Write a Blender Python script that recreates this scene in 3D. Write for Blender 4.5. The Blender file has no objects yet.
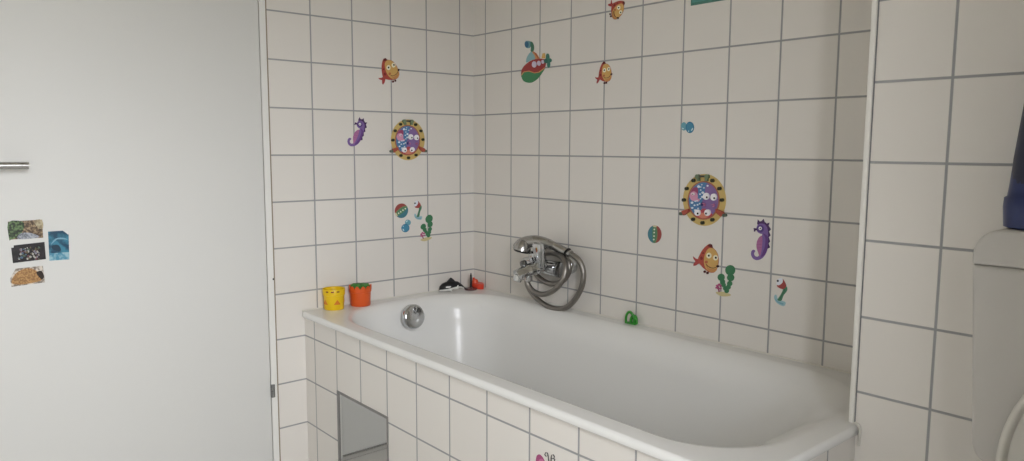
import bpy, bmesh, math, random
from mathutils import Vector, Matrix
random.seed(7)
S = 0.152            # one tile pitch in metres; the scene is laid out in tile units
FZ = -11.05          # floor height in tile units
HZ = 0.9974
def W(x, y, z): return Vector((x*S, y*S, (z-FZ)*S))
sc = bpy.context.scene
col = sc.collection

# ------------------------------------------------------------------ camera
Q = dict(c=(15.2518, -11.793, -3.8102), yaw=-0.8607, pitch=-0.1112, roll=0.0041, f=741.78)
y_, p_, r_ = Q['yaw'], Q['pitch'], Q['roll']
F = Vector((math.sin(y_)*math.cos(p_), math.cos(y_)*math.cos(p_), math.sin(p_)))
rt0 = Vector((math.cos(y_), -math.sin(y_), 0)); up0 = rt0.cross(F)
RT = rt0*math.cos(r_)+up0*math.sin(r_); UP = up0*math.cos(r_)-rt0*math.sin(r_)
def un(px, py, ax, v):
    d = F + RT*((px-512)/Q['f']) - UP*((py-230.5)/Q['f'])
    t = (v-Q['c'][ax])/d[ax]
    return Vector(Q['c'])+d*t
cam = bpy.data.objects.new('camera', bpy.data.cameras.new('camera')); col.objects.link(cam)
M = Matrix(((RT.x, UP.x, -F.x), (RT.y, UP.y, -F.y), (RT.z, UP.z, -F.z)))
cam.matrix_world = Matrix.Translation(W(*Q['c'])) @ M.to_4x4()
cam.data.sensor_width = 36; cam.data.lens = Q['f']/1024*36; cam.data.clip_start = .02
sc.camera = cam

# ------------------------------------------------------------------ materials
def lin(h):
    h = h.lstrip('#'); o = []
    for i in (0, 2, 4):
        c = int(h[i:i+2], 16)/255
        o.append(c/12.92 if c <= .04045 else ((c+.055)/1.055)**2.4)
    return (*o, 1)
MC = {}
def mat(name, c, rough=.4, metal=0, coat=0, spec=.5, bump=None):
    if name in MC: return MC[name]
    m = bpy.data.materials.new(name); m.use_nodes = True; MC[name] = m
    b = m.node_tree.nodes['Principled BSDF']
    b.inputs['Base Color'].default_value = lin(c) if isinstance(c, str) else c
    b.inputs['Roughness'].default_value = rough; b.inputs['Metallic'].default_value = metal
    b.inputs['Coat Weight'].default_value = coat; b.inputs['Specular IOR Level'].default_value = spec
    nt = m.node_tree
    n = nt.nodes.new('ShaderNodeTexNoise'); tc = nt.nodes.new('ShaderNodeTexCoord')
    n.inputs['Scale'].default_value = (bump or (18, 0))[0]
    nt.links.new(tc.outputs['Object'], n.inputs['Vector'])
    if bump:
        bp = nt.nodes.new('ShaderNodeBump'); bp.inputs['Strength'].default_value = bump[1]; bp.inputs['Distance'].default_value = .002
        nt.links.new(n.outputs['Fac'], bp.inputs['Height']); nt.links.new(bp.outputs['Normal'], b.inputs['Normal'])
    else:
        mr = nt.nodes.new('ShaderNodeMapRange')
        mr.inputs['To Min'].default_value = max(0, rough-.04); mr.inputs['To Max'].default_value = rough+.04
        nt.links.new(n.outputs['Fac'], mr.inputs['Value']); nt.links.new(mr.outputs['Result'], b.inputs['Roughness'])
    return m
def tiles(name, axis, off, zoff=0.0, gw=.0155, tile='#dfdbd5', grout='#9b9c9d', rough=.33):
    """square wall tiles with grey grout; axis = world axis running along the wall"""
    m = bpy.data.materials.new(name); m.use_nodes = True; nt = m.node_tree; N = nt.nodes; L = nt.links
    b = N['Principled BSDF']
    tc = N.new('ShaderNodeTexCoord'); sp = N.new('ShaderNodeSeparateXYZ'); L.new(tc.outputs['Object'], sp.inputs[0])
    def mth(op, a, c=None, d=None):
        n = N.new('ShaderNodeMath'); n.operation = op
        for i, v in enumerate((a, c, d)):
            if v is None: continue
            if isinstance(v, (int, float)): n.inputs[i].default_value = v
            else: L.new(v, n.inputs[i])
        return n.outputs[0]
    u = mth('ADD', mth('DIVIDE', sp.outputs[axis], S), -off)
    v = mth('DIVIDE', mth('ADD', mth('DIVIDE', sp.outputs['Z'], S), FZ-zoff), HZ)
    def dist(w): return mth('ABSOLUTE', mth('SUBTRACT', mth('FRACT', mth('ADD', w, .5)), .5))
    d = mth('MINIMUM', dist(u), dist(v))
    ss = N.new('ShaderNodeMapRange'); ss.interpolation_type = 'SMOOTHSTEP'; L.new(d, ss.inputs['Value'])
    ss.inputs['From Min'].default_value = gw*.75; ss.inputs['From Max'].default_value = gw*1.35
    # slight tint from tile to tile
    cb = N.new('ShaderNodeCombineXYZ'); L.new(mth('FLOOR', u), cb.inputs[0]); L.new(mth('FLOOR', v), cb.inputs[1])
    wn = N.new('ShaderNodeTexWhiteNoise'); L.new(cb.outputs[0], wn.inputs['Vector'])
    mr = N.new('ShaderNodeMapRange'); L.new(wn.outputs['Value'], mr.inputs['Value'])
    mr.inputs['To Min'].default_value = .97; mr.inputs['To Max'].default_value = 1.0
    hs = N.new('ShaderNodeHueSaturation'); hs.inputs['Color'].default_value = lin(tile); L.new(mr.outputs[0], hs.inputs['Value'])
    mx = N.new('ShaderNodeMix'); mx.data_type = 'RGBA'; L.new(ss.outputs[0], mx.inputs['Factor'])
    mx.inputs['A'].default_value = lin(grout); L.new(hs.outputs[0], mx.inputs['B']); L.new(mx.outputs['Result'], b.inputs['Base Color'])
    rr = N.new('ShaderNodeMapRange'); L.new(ss.outputs[0], rr.inputs['Value']); rr.inputs['To Min'].default_value = .9; rr.inputs['To Max'].default_value = rough
    L.new(rr.outputs[0], b.inputs['Roughness'])
    bp = N.new('ShaderNodeBump'); bp.inputs['Strength'].default_value = .5; bp.inputs['Distance'].default_value = .0015
    L.new(ss.outputs[0], bp.inputs['Height']); L.new(bp.outputs['Normal'], b.inputs['Normal'])
    return m
TILE_L = tiles('tiles_left', 'Y', -0.4327)
TILE_B = tiles('tiles_back', 'X', 0.4892)
TILE_R = tiles('tiles_right', 'X', 11.9409, .0134)
TILE_RS = tiles('tiles_return', 'Y', -0.4327)
TILE_A = tiles('tiles_apron', 'X', 0.4696)
TILE_AS = tiles('tiles_apron_side', 'Y', -2.967)
FLOOR = tiles('floor_tiles', 'X', .2, tile='#d5d3cf', grout='#9d9d9c', rough=.45)
PAINT = mat('white_paint', '#e6e4de', .75, bump=(60, .05))
PLASTER = mat('plain_plaster', '#a9a9a7', .85, bump=(40, .15))
DOORM = mat('door_white', '#d8d8d5', .5, spec=.3)
FRAMEM = mat('frame_white', '#e2e1dd', .4)
PLASTIC_W = mat('white_plastic', '#e6e4de', .35)
ENAMEL = mat('enamel', '#e6e6e4', .2, spec=.3)
CISTERN = mat('cistern_plastic', '#bdbab5', .5)
SILICONE = mat('silicone', '#d6d4cc', .45)
CHROME = mat('chrome', '#c9cbcd', .12, 1)
CHROME_D = mat('chrome_dark', '#8e8f90', .2, 1)
STEEL = mat('brushed_steel', '#b3b2b0', .27, 1)
RUBBER = mat('black_rubber', '#141414', .5)
BROWNLINE = mat('old_sealant', '#8f8270', .8)

# ------------------------------------------------------------------ mesh helpers
def add(o, parent=None):
    col.objects.link(o)
    if parent is not None:
        o.parent = parent; o.matrix_parent_inverse = Matrix.Translation(-Vector(parent.location)) if parent.type == 'EMPTY' else parent.matrix_parent_inverse
    return o
def mesh(name, verts, faces, mats, parent=None, smooth=False, fm=None, bevel=0, seg=2, units=True, autos=None):
    me = bpy.data.meshes.new(name)
    vs = [tuple(W(*v)) if units else tuple(v) for v in verts]
    me.from_pydata(vs, [], faces)
    if not isinstance(mats, (list, tuple)): mats = [mats]
    for m in mats: me.materials.append(m)
    if fm:
        for p, i in zip(me.polygons, fm): p.material_index = i
    bm = bmesh.new(); bm.from_mesh(me)
    if bevel:
        bmesh.ops.bevel(bm, geom=list(bm.edges), offset=bevel*S, segments=seg, affect='EDGES', profile=.5, clamp_overlap=True)
    bmesh.ops.recalc_face_normals(bm, faces=bm.faces)
    bm.to_mesh(me); bm.free()
    if smooth:
        for p in me.polygons: p.use_smooth = True
        if autos is None: autos = 40
        me.set_sharp_from_angle(angle=math.radians(autos))
    o = bpy.data.objects.new(name, me)
    return add(o, parent)
BF = [(0,3,2,1),(4,5,6,7),(0,1,5,4),(1,2,6,5),(2,3,7,6),(3,0,4,7)]   # z-, z+, y-, x+, y+, x-
def bvs(x0, x1, y0, y1, z0, z1): return [(x0,y0,z0),(x1,y0,z0),(x1,y1,z0),(x0,y1,z0),(x0,y0,z1),(x1,y0,z1),(x1,y1,z1),(x0,y1,z1)]
def box(name, x0, x1, y0, y1, z0, z1, m, parent=None, bevel=0, fm=None, seg=2):
    return mesh(name, bvs(x0,x1,y0,y1,z0,z1), BF, m, parent, smooth=bevel > 0, fm=fm, bevel=bevel, seg=seg)
def boxes(name, bl, m, parent=None, fms=None):
    V, Fc, fm = [], [], []
    for k, b in enumerate(bl):
        n = len(V); V += bvs(*b); Fc += [tuple(i+n for i in f) for f in BF]
        fm += (fms[k] if fms else [0]*6)
    return mesh(name, V, Fc, m, parent, fm=fm)
def tag(o, label=None, cat=None, group=None, kind=None):
    if label: o['label'] = label
    if cat: o['category'] = cat
    if group: o['group'] = group
    if kind: o['kind'] = kind
    return o
def struct(o, label=None): o['kind'] = 'structure'; (o.__setitem__('label', label) if label else None); return o
def empty(name, x, y, z, label, cat, group=None):
    o = bpy.data.objects.new(name, None); o.location = W(x, y, z); o.empty_display_size = .05
    col.objects.link(o); return tag(o, label, cat, group)
def frame_for(t):
    t = t.normalized(); a = Vector((0,0,1)) if abs(t.z) < .9 else Vector((1,0,0))
    u = t.cross(a).normalized(); return u, t.cross(u).normalized()
def sweep(name, pts, rad, m, parent=None, n=12, cap=True, ry=None):
    """round bar along pts (tile units); rad number or list"""
    pts = [Vector(p) for p in pts]; V, Fc = [], []
    if not isinstance(rad, (list, tuple)): rad = [rad]*len(pts)
    u = None
    for i, p in enumerate(pts):
        t = (pts[min(i+1, len(pts)-1)]-pts[max(i-1, 0)]).normalized()
        if u is None: u, w = frame_for(t)
        else:
            u = (u-t*u.dot(t)).normalized(); w = t.cross(u)
        for k in range(n):
            a = 2*math.pi*k/n
            V.append(p+u*math.cos(a)*rad[i]+w*math.sin(a)*rad[i]*(ry or 1))
    for i in range(len(pts)-1):
        for k in range(n):
            a, b = i*n+k, i*n+(k+1) % n
            Fc.append((a, b, b+n, a+n))
    if cap:
        Fc.append(tuple(range(n))); Fc.append(tuple(range((len(pts)-1)*n, len(pts)*n)))
    return mesh(name, V, Fc, m, parent, smooth=True, autos=45)
def lathe(name, o, axis, prof, m, parent=None, n=32, fm=None, autos=40):
    """prof: list of (distance along axis, radius)"""
    o = Vector(o); ax = Vector(axis).normalized(); u, w = frame_for(ax); V, Fc, FM = [], [], []
    for d, r in prof:
        for k in range(n):
            a = 2*math.pi*k/n; V.append(o+ax*d+(u*math.cos(a)+w*math.sin(a))*max(r, .0004))
    for i in range(len(prof)-1):
        for k in range(n):
            a, b = i*n+k, i*n+(k+1) % n; Fc.append((a, b, b+n, a+n)); FM.append(fm[i] if fm else 0)
    Fc.append(tuple(range(n))); Fc.append(tuple(range((len(prof)-1)*n, len(prof)*n))); FM += [fm[0] if fm else 0, fm[-1] if fm else 0]
    return mesh(name, V, Fc, m, parent, smooth=True, fm=FM, autos=autos)
def smoothpath(pts, k=6):
    P = [Vector(p) for p in pts]; out = []
    for i in range(len(P)-1):
        p0, p1, p2, p3 = P[max(i-1,0)], P[i], P[i+1], P[min(i+2,len(P)-1)]
        for j in range(k):
            t = j/k
            out.append(.5*((2*p1)+(p2-p0)*t+(2*p0-5*p1+4*p2-p3)*t*t+(3*p1-p0-3*p2+p3)*t**3))
    return out+[P[-1]]
def loft(name, rings, m, parent=None, cap=True, fm=None, autos=50):
    n = len(rings[0]); V = [v for r in rings for v in r]; Fc = []; FM = []
    for i in range(len(rings)-1):
        for k in range(n):
            a, b = i*n+k, i*n+(k+1) % n; Fc.append((a, b, b+n, a+n)); FM.append(fm(i, k) if fm else 0)
    if cap:
        if cap != 'end': Fc.append(tuple(range(n))); FM.append(fm(0, 0) if fm else 0)
        Fc.append(tuple(range((len(rings)-1)*n, len(rings)*n))); FM.append(fm(len(rings)-2, 0) if fm else 0)
    return mesh(name, V, Fc, m, parent, smooth=True, fm=FM, autos=autos)

# ------------------------------------------------------------------ room shell
CE = 5.2; RX = 18.6; RY = -17.5; YR = -2.2061
struct(box('floor', -.6, RX+.6, RY-.6, .6, FZ-.5, FZ, FLOOR))
struct(box('ceiling', -.6, RX+.6, RY-.6, .6, CE, CE+.5, mat('ceiling_cream', '#d8d1c4', .8)))
struct(box('wall_back', -.6, 11.0, 0, .6, FZ, CE, TILE_B))
# left wall: tiled stretch, then door opening, then plaster
struct(boxes('wall_left', [(-.6, 0, -5.40, 0, FZ, CE), (-.6, 0, -11.0, -5.40, 2.25, CE), (-.6, 0, RY, -11.0, FZ, CE)],
    [TILE_L, PAINT], fms=[[0]*6, [1]*6, [1]*6]))
struct(box('wall_right', 11.0, RX+.6, YR, .6, FZ, CE, [TILE_R, TILE_RS], fm=[0,0,0,0,0,1]))
WY0, WY1, WZ0, WZ1 = -13.4, -8.9, -5.2, 2.4
struct(box('wall_rear', -.6, RX+.6, RY-.6, RY, FZ, CE, PAINT))
struct(boxes('wall_side', [(RX, RX+.6, RY, WY0, FZ, CE), (RX, RX+.6, WY1, YR, FZ, CE), (RX, RX+.6, WY0, WY1, FZ, WZ0), (RX, RX+.6, WY0, WY1, WZ1, CE)], PAINT))
wf = struct(boxes('window_1', [(RX+.2, RX+.5, WY0, WY0+.35, WZ0, WZ1), (RX+.2, RX+.5, WY1-.35, WY1, WZ0, WZ1),
    (RX+.2, RX+.5, WY0+.35, WY1-.35, WZ0, WZ0+.35), (RX+.2, RX+.5, WY0+.35, WY1-.35, WZ1-.35, WZ1)], FRAMEM))
tc_ = empty('shade_cabinet', 17.5, -5.9, FZ, 'tall white cabinet added out of view to shade the projecting wall and cistern', 'cabinet')  # unseen cabinet, added to block window light from the projecting wall and cistern
box('body', 16.3, RX-.03, -8.5, -3.8, FZ, 2.5, PAINT, tc_, bevel=.03)
for a, b in ((-8.45, -6.18), (-6.12, -3.85)):
    dd = box('door', 16.2, 16.29, a, b, FZ+.5, 2.4, DOORM, tc_, bevel=.02)
    y = b-.2 if a < -8 else a+.2
    sweep('handle', [(16.13, y, -4.6), (16.13, y, -3.6)], .04, STEEL, dd)
# white plastic corner profile on the edge of the projecting wall
struct(box('trim_1', 10.972, 11.04, YR-.03, YR+.1, -7.40, CE, PLASTIC_W, bevel=.012), 'white plastic corner edging of the projecting tiled wall')
struct(box('trim_5', 11.04, 11.056, YR-.004, YR+.05, -7.40, CE, mat('joint_grey', '#77787a', .9)))
# sealant line between tiles and door frame
struct(box('trim_2', -.02, .012, -5.435, -5.40, FZ, CE, BROWNLINE))
# sealant along the tub
struct(sweep('trim_3', [(.015, -4.8, -7.42), (.015, -.015, -7.42), (10.93, -.03, -7.42)], .022, SILICONE), 'pale sealant bead between tub rim and tiles')

# door
fr = struct(boxes('door_1', [(-.6, .03, -5.565, -5.435, FZ, 2.25), (-.6, .03, -11.0, -10.87, FZ, 2.25), (-.6, .03, -10.87, -5.565, 2.12, 2.25)], FRAMEM), 'white door frame beside the tiled wall')
box('gap_light_stop', -.6, -.01, -10.87, -5.565, FZ, FZ+.045, mat('light_stop_grey', '#77756f', .6), fr)  # dark strip added to stop sky light leaking in under the door
box('door_light_stop', -.6, -.26, -10.87, -5.565, FZ+.045, 2.12, PAINT, fr)  # panel added behind the leaf so no outside light enters through the seams
leaf = box('door_leaf', -.24, .02, -10.86, -5.58, FZ+.05, 2.11, DOORM, fr, bevel=.012)
hg = lathe('door_hinge', (.055, -5.545, -9.21), (0,0,1), [(0,.03),(0,.045),(.135,.045),(.137,.04),(.14,.045),(.275,.045),(.275,.03)], CHROME_D, fr, n=12)
dh = sweep('door_handle', smoothpath([(.02,-10.55,-4.14),(.25,-10.55,-4.14),(.34,-10.5,-4.14),(.35,-10.35,-4.14),(.35,-9.84,-4.145),(.35,-9.80,-4.145)]), .062, STEEL, fr)
lathe('rosette', (.0,-10.55,-4.14), (1,0,0), [(.02,.17),(.06,.17),(.075,.15),(.08,.07)], STEEL, dh)
sh = lathe('screw_hole', (.028,-5.445,-6.63), (1,0,0), [(0,.02),(.006,.02)], RUBBER, fr, n=10)

# tub surround (tiled apron) with open service hatch
ap = empty('tub_surround', 5.5, -4.7, FZ, 'white tiled wall boxing in the front and end of the bathtub', 'tub surround')
HX0, HX1, HT, HB = 1.465, 3.50, -8.865, -10.86
YA = -4.7466; TH = .13
boxes('front_panel', [(.002, HX0, YA, YA+TH, FZ, -7.54), (HX1, 11.07, YA, YA+TH, FZ, -7.54), (HX0, HX1, YA, YA+TH, HT, -7.54), (HX0, HX1, YA, YA+TH, FZ, HB)], TILE_A, ap)
box('end_panel', 11.07-TH, 11.07, YA+TH, YR-.002, FZ, -7.54, TILE_AS, ap)
boxes('hatch_frame', [(HX0, HX0+.05, YA-.012, YA+TH+.05, HB, HT), (HX1-.05, HX1, YA-.012, YA+TH+.05, HB, HT), (HX0+.05, HX1-.05, YA-.012, YA+TH+.05, HT-.05, HT), (HX0+.05, HX1-.05, YA-.012, YA+TH+.05, HB, HB+.05)], mat('hatch_metal', '#8d8b89', .45, .6), ap)
box('hatch_plate', HX0+.05, HX1-.05, YA+.01, YA+.03, HB+.05, HT-.05, mat('polished_plate', '#c4c4c2', .06, 1), ap)
# bare grey wall face inside the box under the tub
struct(box('trim_4', .0, .012, -4.60, -.02, FZ, -7.65, PLASTER), 'bare grey wall under the bathtub behind the hatch')
sweep('sealant', smoothpath([(11.05, YR-.015, -7.39), (11.11, YR-.015, -7.41), (11.125, YR-.015, -7.5), (11.12, YR-.015, -7.68)]), .018, SILICONE, ap, n=8)

# ------------------------------------------------------------------ bathtub
def rrect(x0, x1, y0, y1, rs, z, cn=10, sn=20):
    """rounded rectangle; rs = radii front-left, front-right, back-right, back-left; counter-clockwise from front-left"""
    pts = []
    cs = [(x0+rs[0], y0+rs[0], rs[0], math.pi), (x1-rs[1], y0+rs[1], rs[1], 1.5*math.pi), (x1-rs[2], y1-rs[2], rs[2], 0), (x0+rs[3], y1-rs[3], rs[3], .5*math.pi)]
    for i, (cx, cy, r, a0) in enumerate(cs):
        arc = [(cx+r*math.cos(a0+.5*math.pi*k/cn), cy+r*math.sin(a0+.5*math.pi*k/cn)) for k in range(cn+1)]
        pts += arc
        nx = cs[(i+1) % 4]; e = (nx[0]+nx[2]*math.cos(nx[3]), nx[1]+nx[2]*math.sin(nx[3]))
        s = arc[-1]
        for k in range(1, sn): t = k/sn; pts.append((s[0]+(e[0]-s[0])*t, s[1]+(e[1]-s[1])*t))
    return [(x, y, z) for x, y in pts]
def outer(x0, x1, y0, y1, r, z):
    R = rrect(x0, x1, y0, y1, (r,)*4, z); out = []
    for (x, y, zz) in R:
        if x > 10.9 and y > YR-.08:
            if y < YR+.2: y = YR-.01; x = x if y_first(out) else 10.92
            else: x = min(x, 10.92)
        out.append((x, y, zz))
    return out
def y_first(out): return not (out and out[-1][0] > 10.9 and abs(out[-1][1]-(YR-.01)) < 1e-6)
RIM = -7.42
tub = empty('bathtub', 5.6, -2.4, FZ, 'white enamel built-in bathtub with a wide rim', 'bathtub')
rings = [outer(.02, 11.05, -4.74, -.01, .1, -7.535), outer(.012, 11.085, -4.825, -.01, .12, -7.55), outer(.012, 11.10, -4.84, -.01, .12, -7.535),
    outer(.012, 11.10, -4.84, -.01, .12, -7.475), outer(.014, 11.09, -4.83, -.012, .11, -7.445), outer(.02, 11.065, -4.805, -.014, .1, RIM), outer(.03, 11.05, -4.79, -.02, .1, RIM), outer(.045, 11.03, -4.775, -.03, .1, RIM+.001)]
def basin(x0, x1, y0, y1, r, z): return rrect(x0, x1, y0, y1, r, z)
rings += [basin(.36, 10.80, -4.53, -.30, (1.55, 1.2, 1.6, 1.5), RIM), basin(.38, 10.775, -4.51, -.32, (1.55, 1.2, 1.6, 1.5), RIM-.001),
    basin(.43, 10.73, -4.475, -.36, (1.55, 1.2, 1.6, 1.45), RIM-.012), basin(.48, 10.67, -4.45, -.41, (1.5, 1.2, 1.6, 1.45), RIM-.035),
    basin(.54, 10.58, -4.42, -.47, (1.45, 1.2, 1.6, 1.4), RIM-.085),
    basin(.61, 10.43, -4.38, -.54, (1.4, 1.25, 1.6, 1.35), RIM-.17),
    basin(.67, 10.22, -4.34, -.62, (1.3, 1.3, 1.55, 1.3), RIM-.30)]
for t in (.12, .25, .4, .55, .7, .82, .92):
    rings.append(basin(.67+.50*t, 10.22-2.1*t**.9, -4.32+.40*t, -.62-.28*t, (1.2, 1.3, 1.4, 1.2), RIM-.30-2.3*t))
rings += [basin(1.25, 7.95, -3.85, -.98, (1.1, 1.2, 1.2, 1.0), RIM-2.52), basin(1.42, 7.75, -3.68, -1.15, (.95, 1.1, 1.1, .9), RIM-2.66), basin(1.7, 7.4, -3.4, -1.4, (.8, .9, .9, .7), RIM-2.75), basin(2.1, 6.9, -3.1, -1.7, (.5, .6, .6, .5), RIM-2.78)]
loft('tub_shell', rings, ENAMEL, tub, cap='end', autos=75)
# overflow knob on the sloped end wall
oc = Vector((.90, -2.50, -7.73)); on = Vector((1, 0, .22)).normalized()
ov = lathe('overflow_knob', oc-on*.03, on, [(0,.28),(.03,.292),(.10,.285),(.14,.262),(.155,.235),(.157,.05)], CHROME, tub)
u_ = Vector((0,1,0)); w_ = on.cross(u_).normalized(); w_ = w_ if w_.z > 0 else -w_
def ovp(a, b, h): return oc+u_*a+w_*b+on*h
rim = [(-.05,.235),(.09,.21),(.20,.09),(.225,-.04),(.17,-.16),(.05,-.215),(-.08,-.20),(-.17,-.12),(-.15,-.02),(-.1,.1)]
vs = [ovp(a*1.05, b*1.05, .15) for a, b in rim]+[ovp(a*1.05, b*1.05, .20) for a, b in rim]+[ovp(a*.9, b*.9, .205) for a, b in rim]+[ovp(.03, 0, .19)]
n = len(rim); fs = [(i, (i+1) % n, n+(i+1) % n, n+i) for i in range(n)]+[(n+i, n+(i+1) % n, 2*n+(i+1) % n, 2*n+i) for i in range(n)]+[(2*n+i, 2*n+(i+1) % n, 3*n) for i in range(n)]
mesh('grip', vs, fs, mat('dull_steel', '#a3a3a1', .32, 1), ov, smooth=True, autos=35)
sweep('red_mark', [ovp(-.205, .075, .158), ovp(-.135, .05, .172)], .012, mat('mark_red', '#8a2a2c', .5), ov, n=6)
lathe('drain', (2.3, -2.35, RIM-2.79), (0,0,1), [(0,.2),(.02,.2),(.03,.17),(.03,.05)], CHROME, tub)

# ------------------------------------------------------------------ bath mixer, shower and hose
mx = empty('bath_mixer_tap', 3.5, -.4, -6.5, 'chrome wall mixer tap above the bathtub', 'tap')
for X in (2.70, 3.70):
    lathe('wall_rose', (X-.1, -.001, -6.43), (0,-1,0), [(0,.19),(.05,.2),(.12,.19),(.18,.15),(.2,.085),(.40,.085)], CHROME, mx)
lathe('mixer_body', (2.66, -.5, -6.47), (1,0,0), [(-.10,.02),(-.10,.12),(-.06,.15),(.0,.165),(.30,.165),(.34,.15),(.60,.15),(.64,.17),(.80,.17),(1.04,.17),(1.08,.16),(1.08,.03)], CHROME, mx)
lathe('end_ring', (3.70, -.5, -6.47), (1,0,0), [(0,.165),(0,.178),(.06,.178),(.075,.15),(.078,.02)], CHROME_D, mx)
b0 = Vector((3.08, -.5, -6.47))
lathe('cartridge_dome', b0, (0,-.35,1), [(0,.17),(.18,.19),(.30,.185),(.38,.15),(.40,.05)], CHROME, mx)
def obox(name, c, ux, uy, uz, hx, hy, hz, m, parent, bevel=.03, tap=1.0):
    c = Vector(c); ux = Vector(ux).normalized(); uz = Vector(uz); uz = (uz-ux*uz.dot(ux)).normalized(); uy = uz.cross(ux)
    V = []
    for sz in (-1, 1):
        k = tap if sz > 0 else 1
        for sx, sy in ((-1,-1),(1,-1),(1,1),(-1,1)): V.append(c+ux*sx*hx*k+uy*sy*hy*k+uz*sz*hz)
    return mesh(name, V, BF, m, parent, smooth=True, bevel=bevel, autos=40)
# broad lever standing up in front of the body
lv = obox('lever', un(539.5, 255.5, 1, -.85), (1,0,0), 0, (-.02,-.22,1), .135, .06, .27, CHROME, mx, .03)
obox('lever_inlay', un(539.5, 255.0, 1, -.915), (1,0,0), 0, (-.02,-.22,1), .07, .02, .2, CHROME_D, lv, .01)
# spout reaching out over the tub
sp0 = un(541, 266, 1, -.62); sp1 = un(527, 270.5, 1, -.95); sp2 = un(516, 275, 1, -1.2)
sweep('spout', smoothpath([sp0, sp0.lerp(sp1,.5), sp1, sp2]), [.23]*6+[.20]*6+[.17]*6+[.15], CHROME, mx, ry=.72, n=8)
lathe('aerator', sp2+Vector((.02,.06,-.02)), (-.1,-.35,-1), [(0,.1),(.09,.1),(.13,.09),(.14,.05)], CHROME, mx)
lathe('diverter_knob', un(524, 266, 1, -.95), (-.1,-.2,1), [(-.1,.06),(.0,.06),(.02,.08),(.1,.08),(.12,.06),(.125,.02)], CHROME_D, mx, n=20)
lathe('hose_outlet', un(528.5, 272, 1, -.86), (0,0,-1), [(-.05,.075),(.1,.075),(.1,.09),(.2,.09),(.22,.06)], CHROME, mx, n=20)
# cradle carrying the hand shower
obox('shower_cradle', un(541, 245.5, 1, -.62), (1,0,-.3), 0, (0,-.2,1), .12, .12, .07, CHROME_D, mx, .03)

def at5(x, y, Y): return un(505+x/5.122, 228+y/5.122, 1, Y)
hs = empty('hand_shower', *at5(200, 60, -.6), 'brushed chrome hand shower resting on top of the mixer tap', 'shower head')
hp = [at5(58,102,-.85), at5(78,85,-.8), at5(108,73,-.72), at5(150,67,-.64), at5(190,71,-.58), at5(225,82,-.52), at5(262,98,-.46), at5(300,116,-.40), at5(318,124,-.38)]
path = smoothpath(hp, 5)
rr = [.10,.125,.14,.135,.12,.11,.10,.092,.088]
rad = []
for i in range(len(path)):
    t = i/5; a = int(min(t, len(rr)-2)); rad.append(rr[a]+(rr[a+1]-rr[a])*(t-a))
sweep('handle', path, rad, STEEL, hs, n=16)
hc = at5(88, 106, -.82); hn = Vector((-.12,-.2,-1))
lathe('spray_head', hc, hn, [(-.20,.04),(-.18,.12),(-.11,.17),(-.02,.2),(.04,.205),(.04,.18)], STEEL, hs)
lathe('spray_face', hc+hn.normalized()*.04, hn, [(0,.19),(.03,.18),(.045,.15),(.045,.02)], RUBBER, hs)
sweep('grip_ring', [at5(316,122,-.38), at5(322,127,-.375)], .105, RUBBER, hs, n=16)
he = empty('shower_hose', *at5(200, 300, -.4), 'coiled metal shower hose looping below the mixer tap', 'hose')
hpts = [(322,127,-.375),(345,138,-.36),(372,158,-.35),(392,190,-.33),(402,235,-.32),(396,290,-.32),(375,340,-.30),(345,382,-.30),(310,408,-.32),(270,415,-.34),(225,404,-.36),(185,380,-.38),(150,348,-.40),(128,318,-.38),(114,285,-.32),(113,245,-.25),(125,205,-.2),(150,160,-.18),(185,128,-.17),(225,115,-.18),(270,122,-.22),(305,145,-.28),(327,185,-.30),(326,225,-.30),(305,262,-.28),(270,283,-.25),(230,285,-.22),(190,266,-.2),(160,238,-.18),(148,205,-.18),(158,170,-.2),(185,140,-.25),(225,128,-.32),(265,134,-.42),(297,158,-.5),(310,200,-.56),(302,250,-.62),(275,295,-.68),(235,328,-.74),(190,340,-.78),(148,326,-.82),(122,298,-.85),(112,268,-.86),(118,236,-.86)]
hose = smoothpath([at5(*p) for p in hpts], 8)
sweep('hose_tube', hose, .062, mat('hose_metal', '#908c87', .38, 1, bump=(420, .25)), he, n=12)
sweep('hose_nut', hose[0:7], .085, STEEL, he, n=14)

# ------------------------------------------------------------------ cistern, toilet and bottle
CX = 13.9; CXR = 15.2; CY = -3.12
cis = empty('toilet_cistern', CX, -2.7, -7.1, 'off-white plastic cistern on the tiled wall behind the toilet', 'cistern')
def rr2(x0, x1, z0, z1, rt, rb, y, n=8):
    pts = []
    for cx, cz, r, a0 in ((x1-rt, z1-rt, rt, 0), (x0+rt, z1-rt, rt, .5*math.pi), (x0+rb, z0+rb, rb, math.pi), (x1-rb, z0+rb, rb, 1.5*math.pi)):
        for k in range(n+1): a = a0+.5*math.pi*k/n; pts.append((cx+r*math.cos(a), y, cz+r*math.sin(a)))
    return pts
def slab(name, x0, x1, z0, z1, rt, rb, yf, yb, ed, m, parent, taper=0):
    R = [rr2(x0, x1, z0, z1, rt, rb, yb)]
    for k in range(6):
        a = .5*math.pi*k/5; ins = ed*(1-math.cos(a)); R.append(rr2(x0+ins, x1-ins, z0+ins, z1-ins, max(rt-ins,.02), max(rb-ins,.02), yf+ed*(1-math.sin(a))))
    R = [[(x+(taper*(z1-z)/(z1-z0)*(1 if x < (x0+x1)/2 else -1)), y, z) for x, y, z in ring] for ring in R]
    return loft(name, R, m, parent, autos=60)
slab('tank', 12.56, CXR, -7.12, -5.006, .02, .2, CY, YR, .045, CISTERN, cis, .13)
slab('cistern_lid', 12.56, CXR, -5.0, -4.62, .27, .02, CY-.002, YR, .03, CISTERN, cis)
slab('flush_plate', 13.4, 14.4, -4.9, -4.7, .06, .06, CY-.05, CY+.02, .02, PLASTIC_W, cis)
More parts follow.
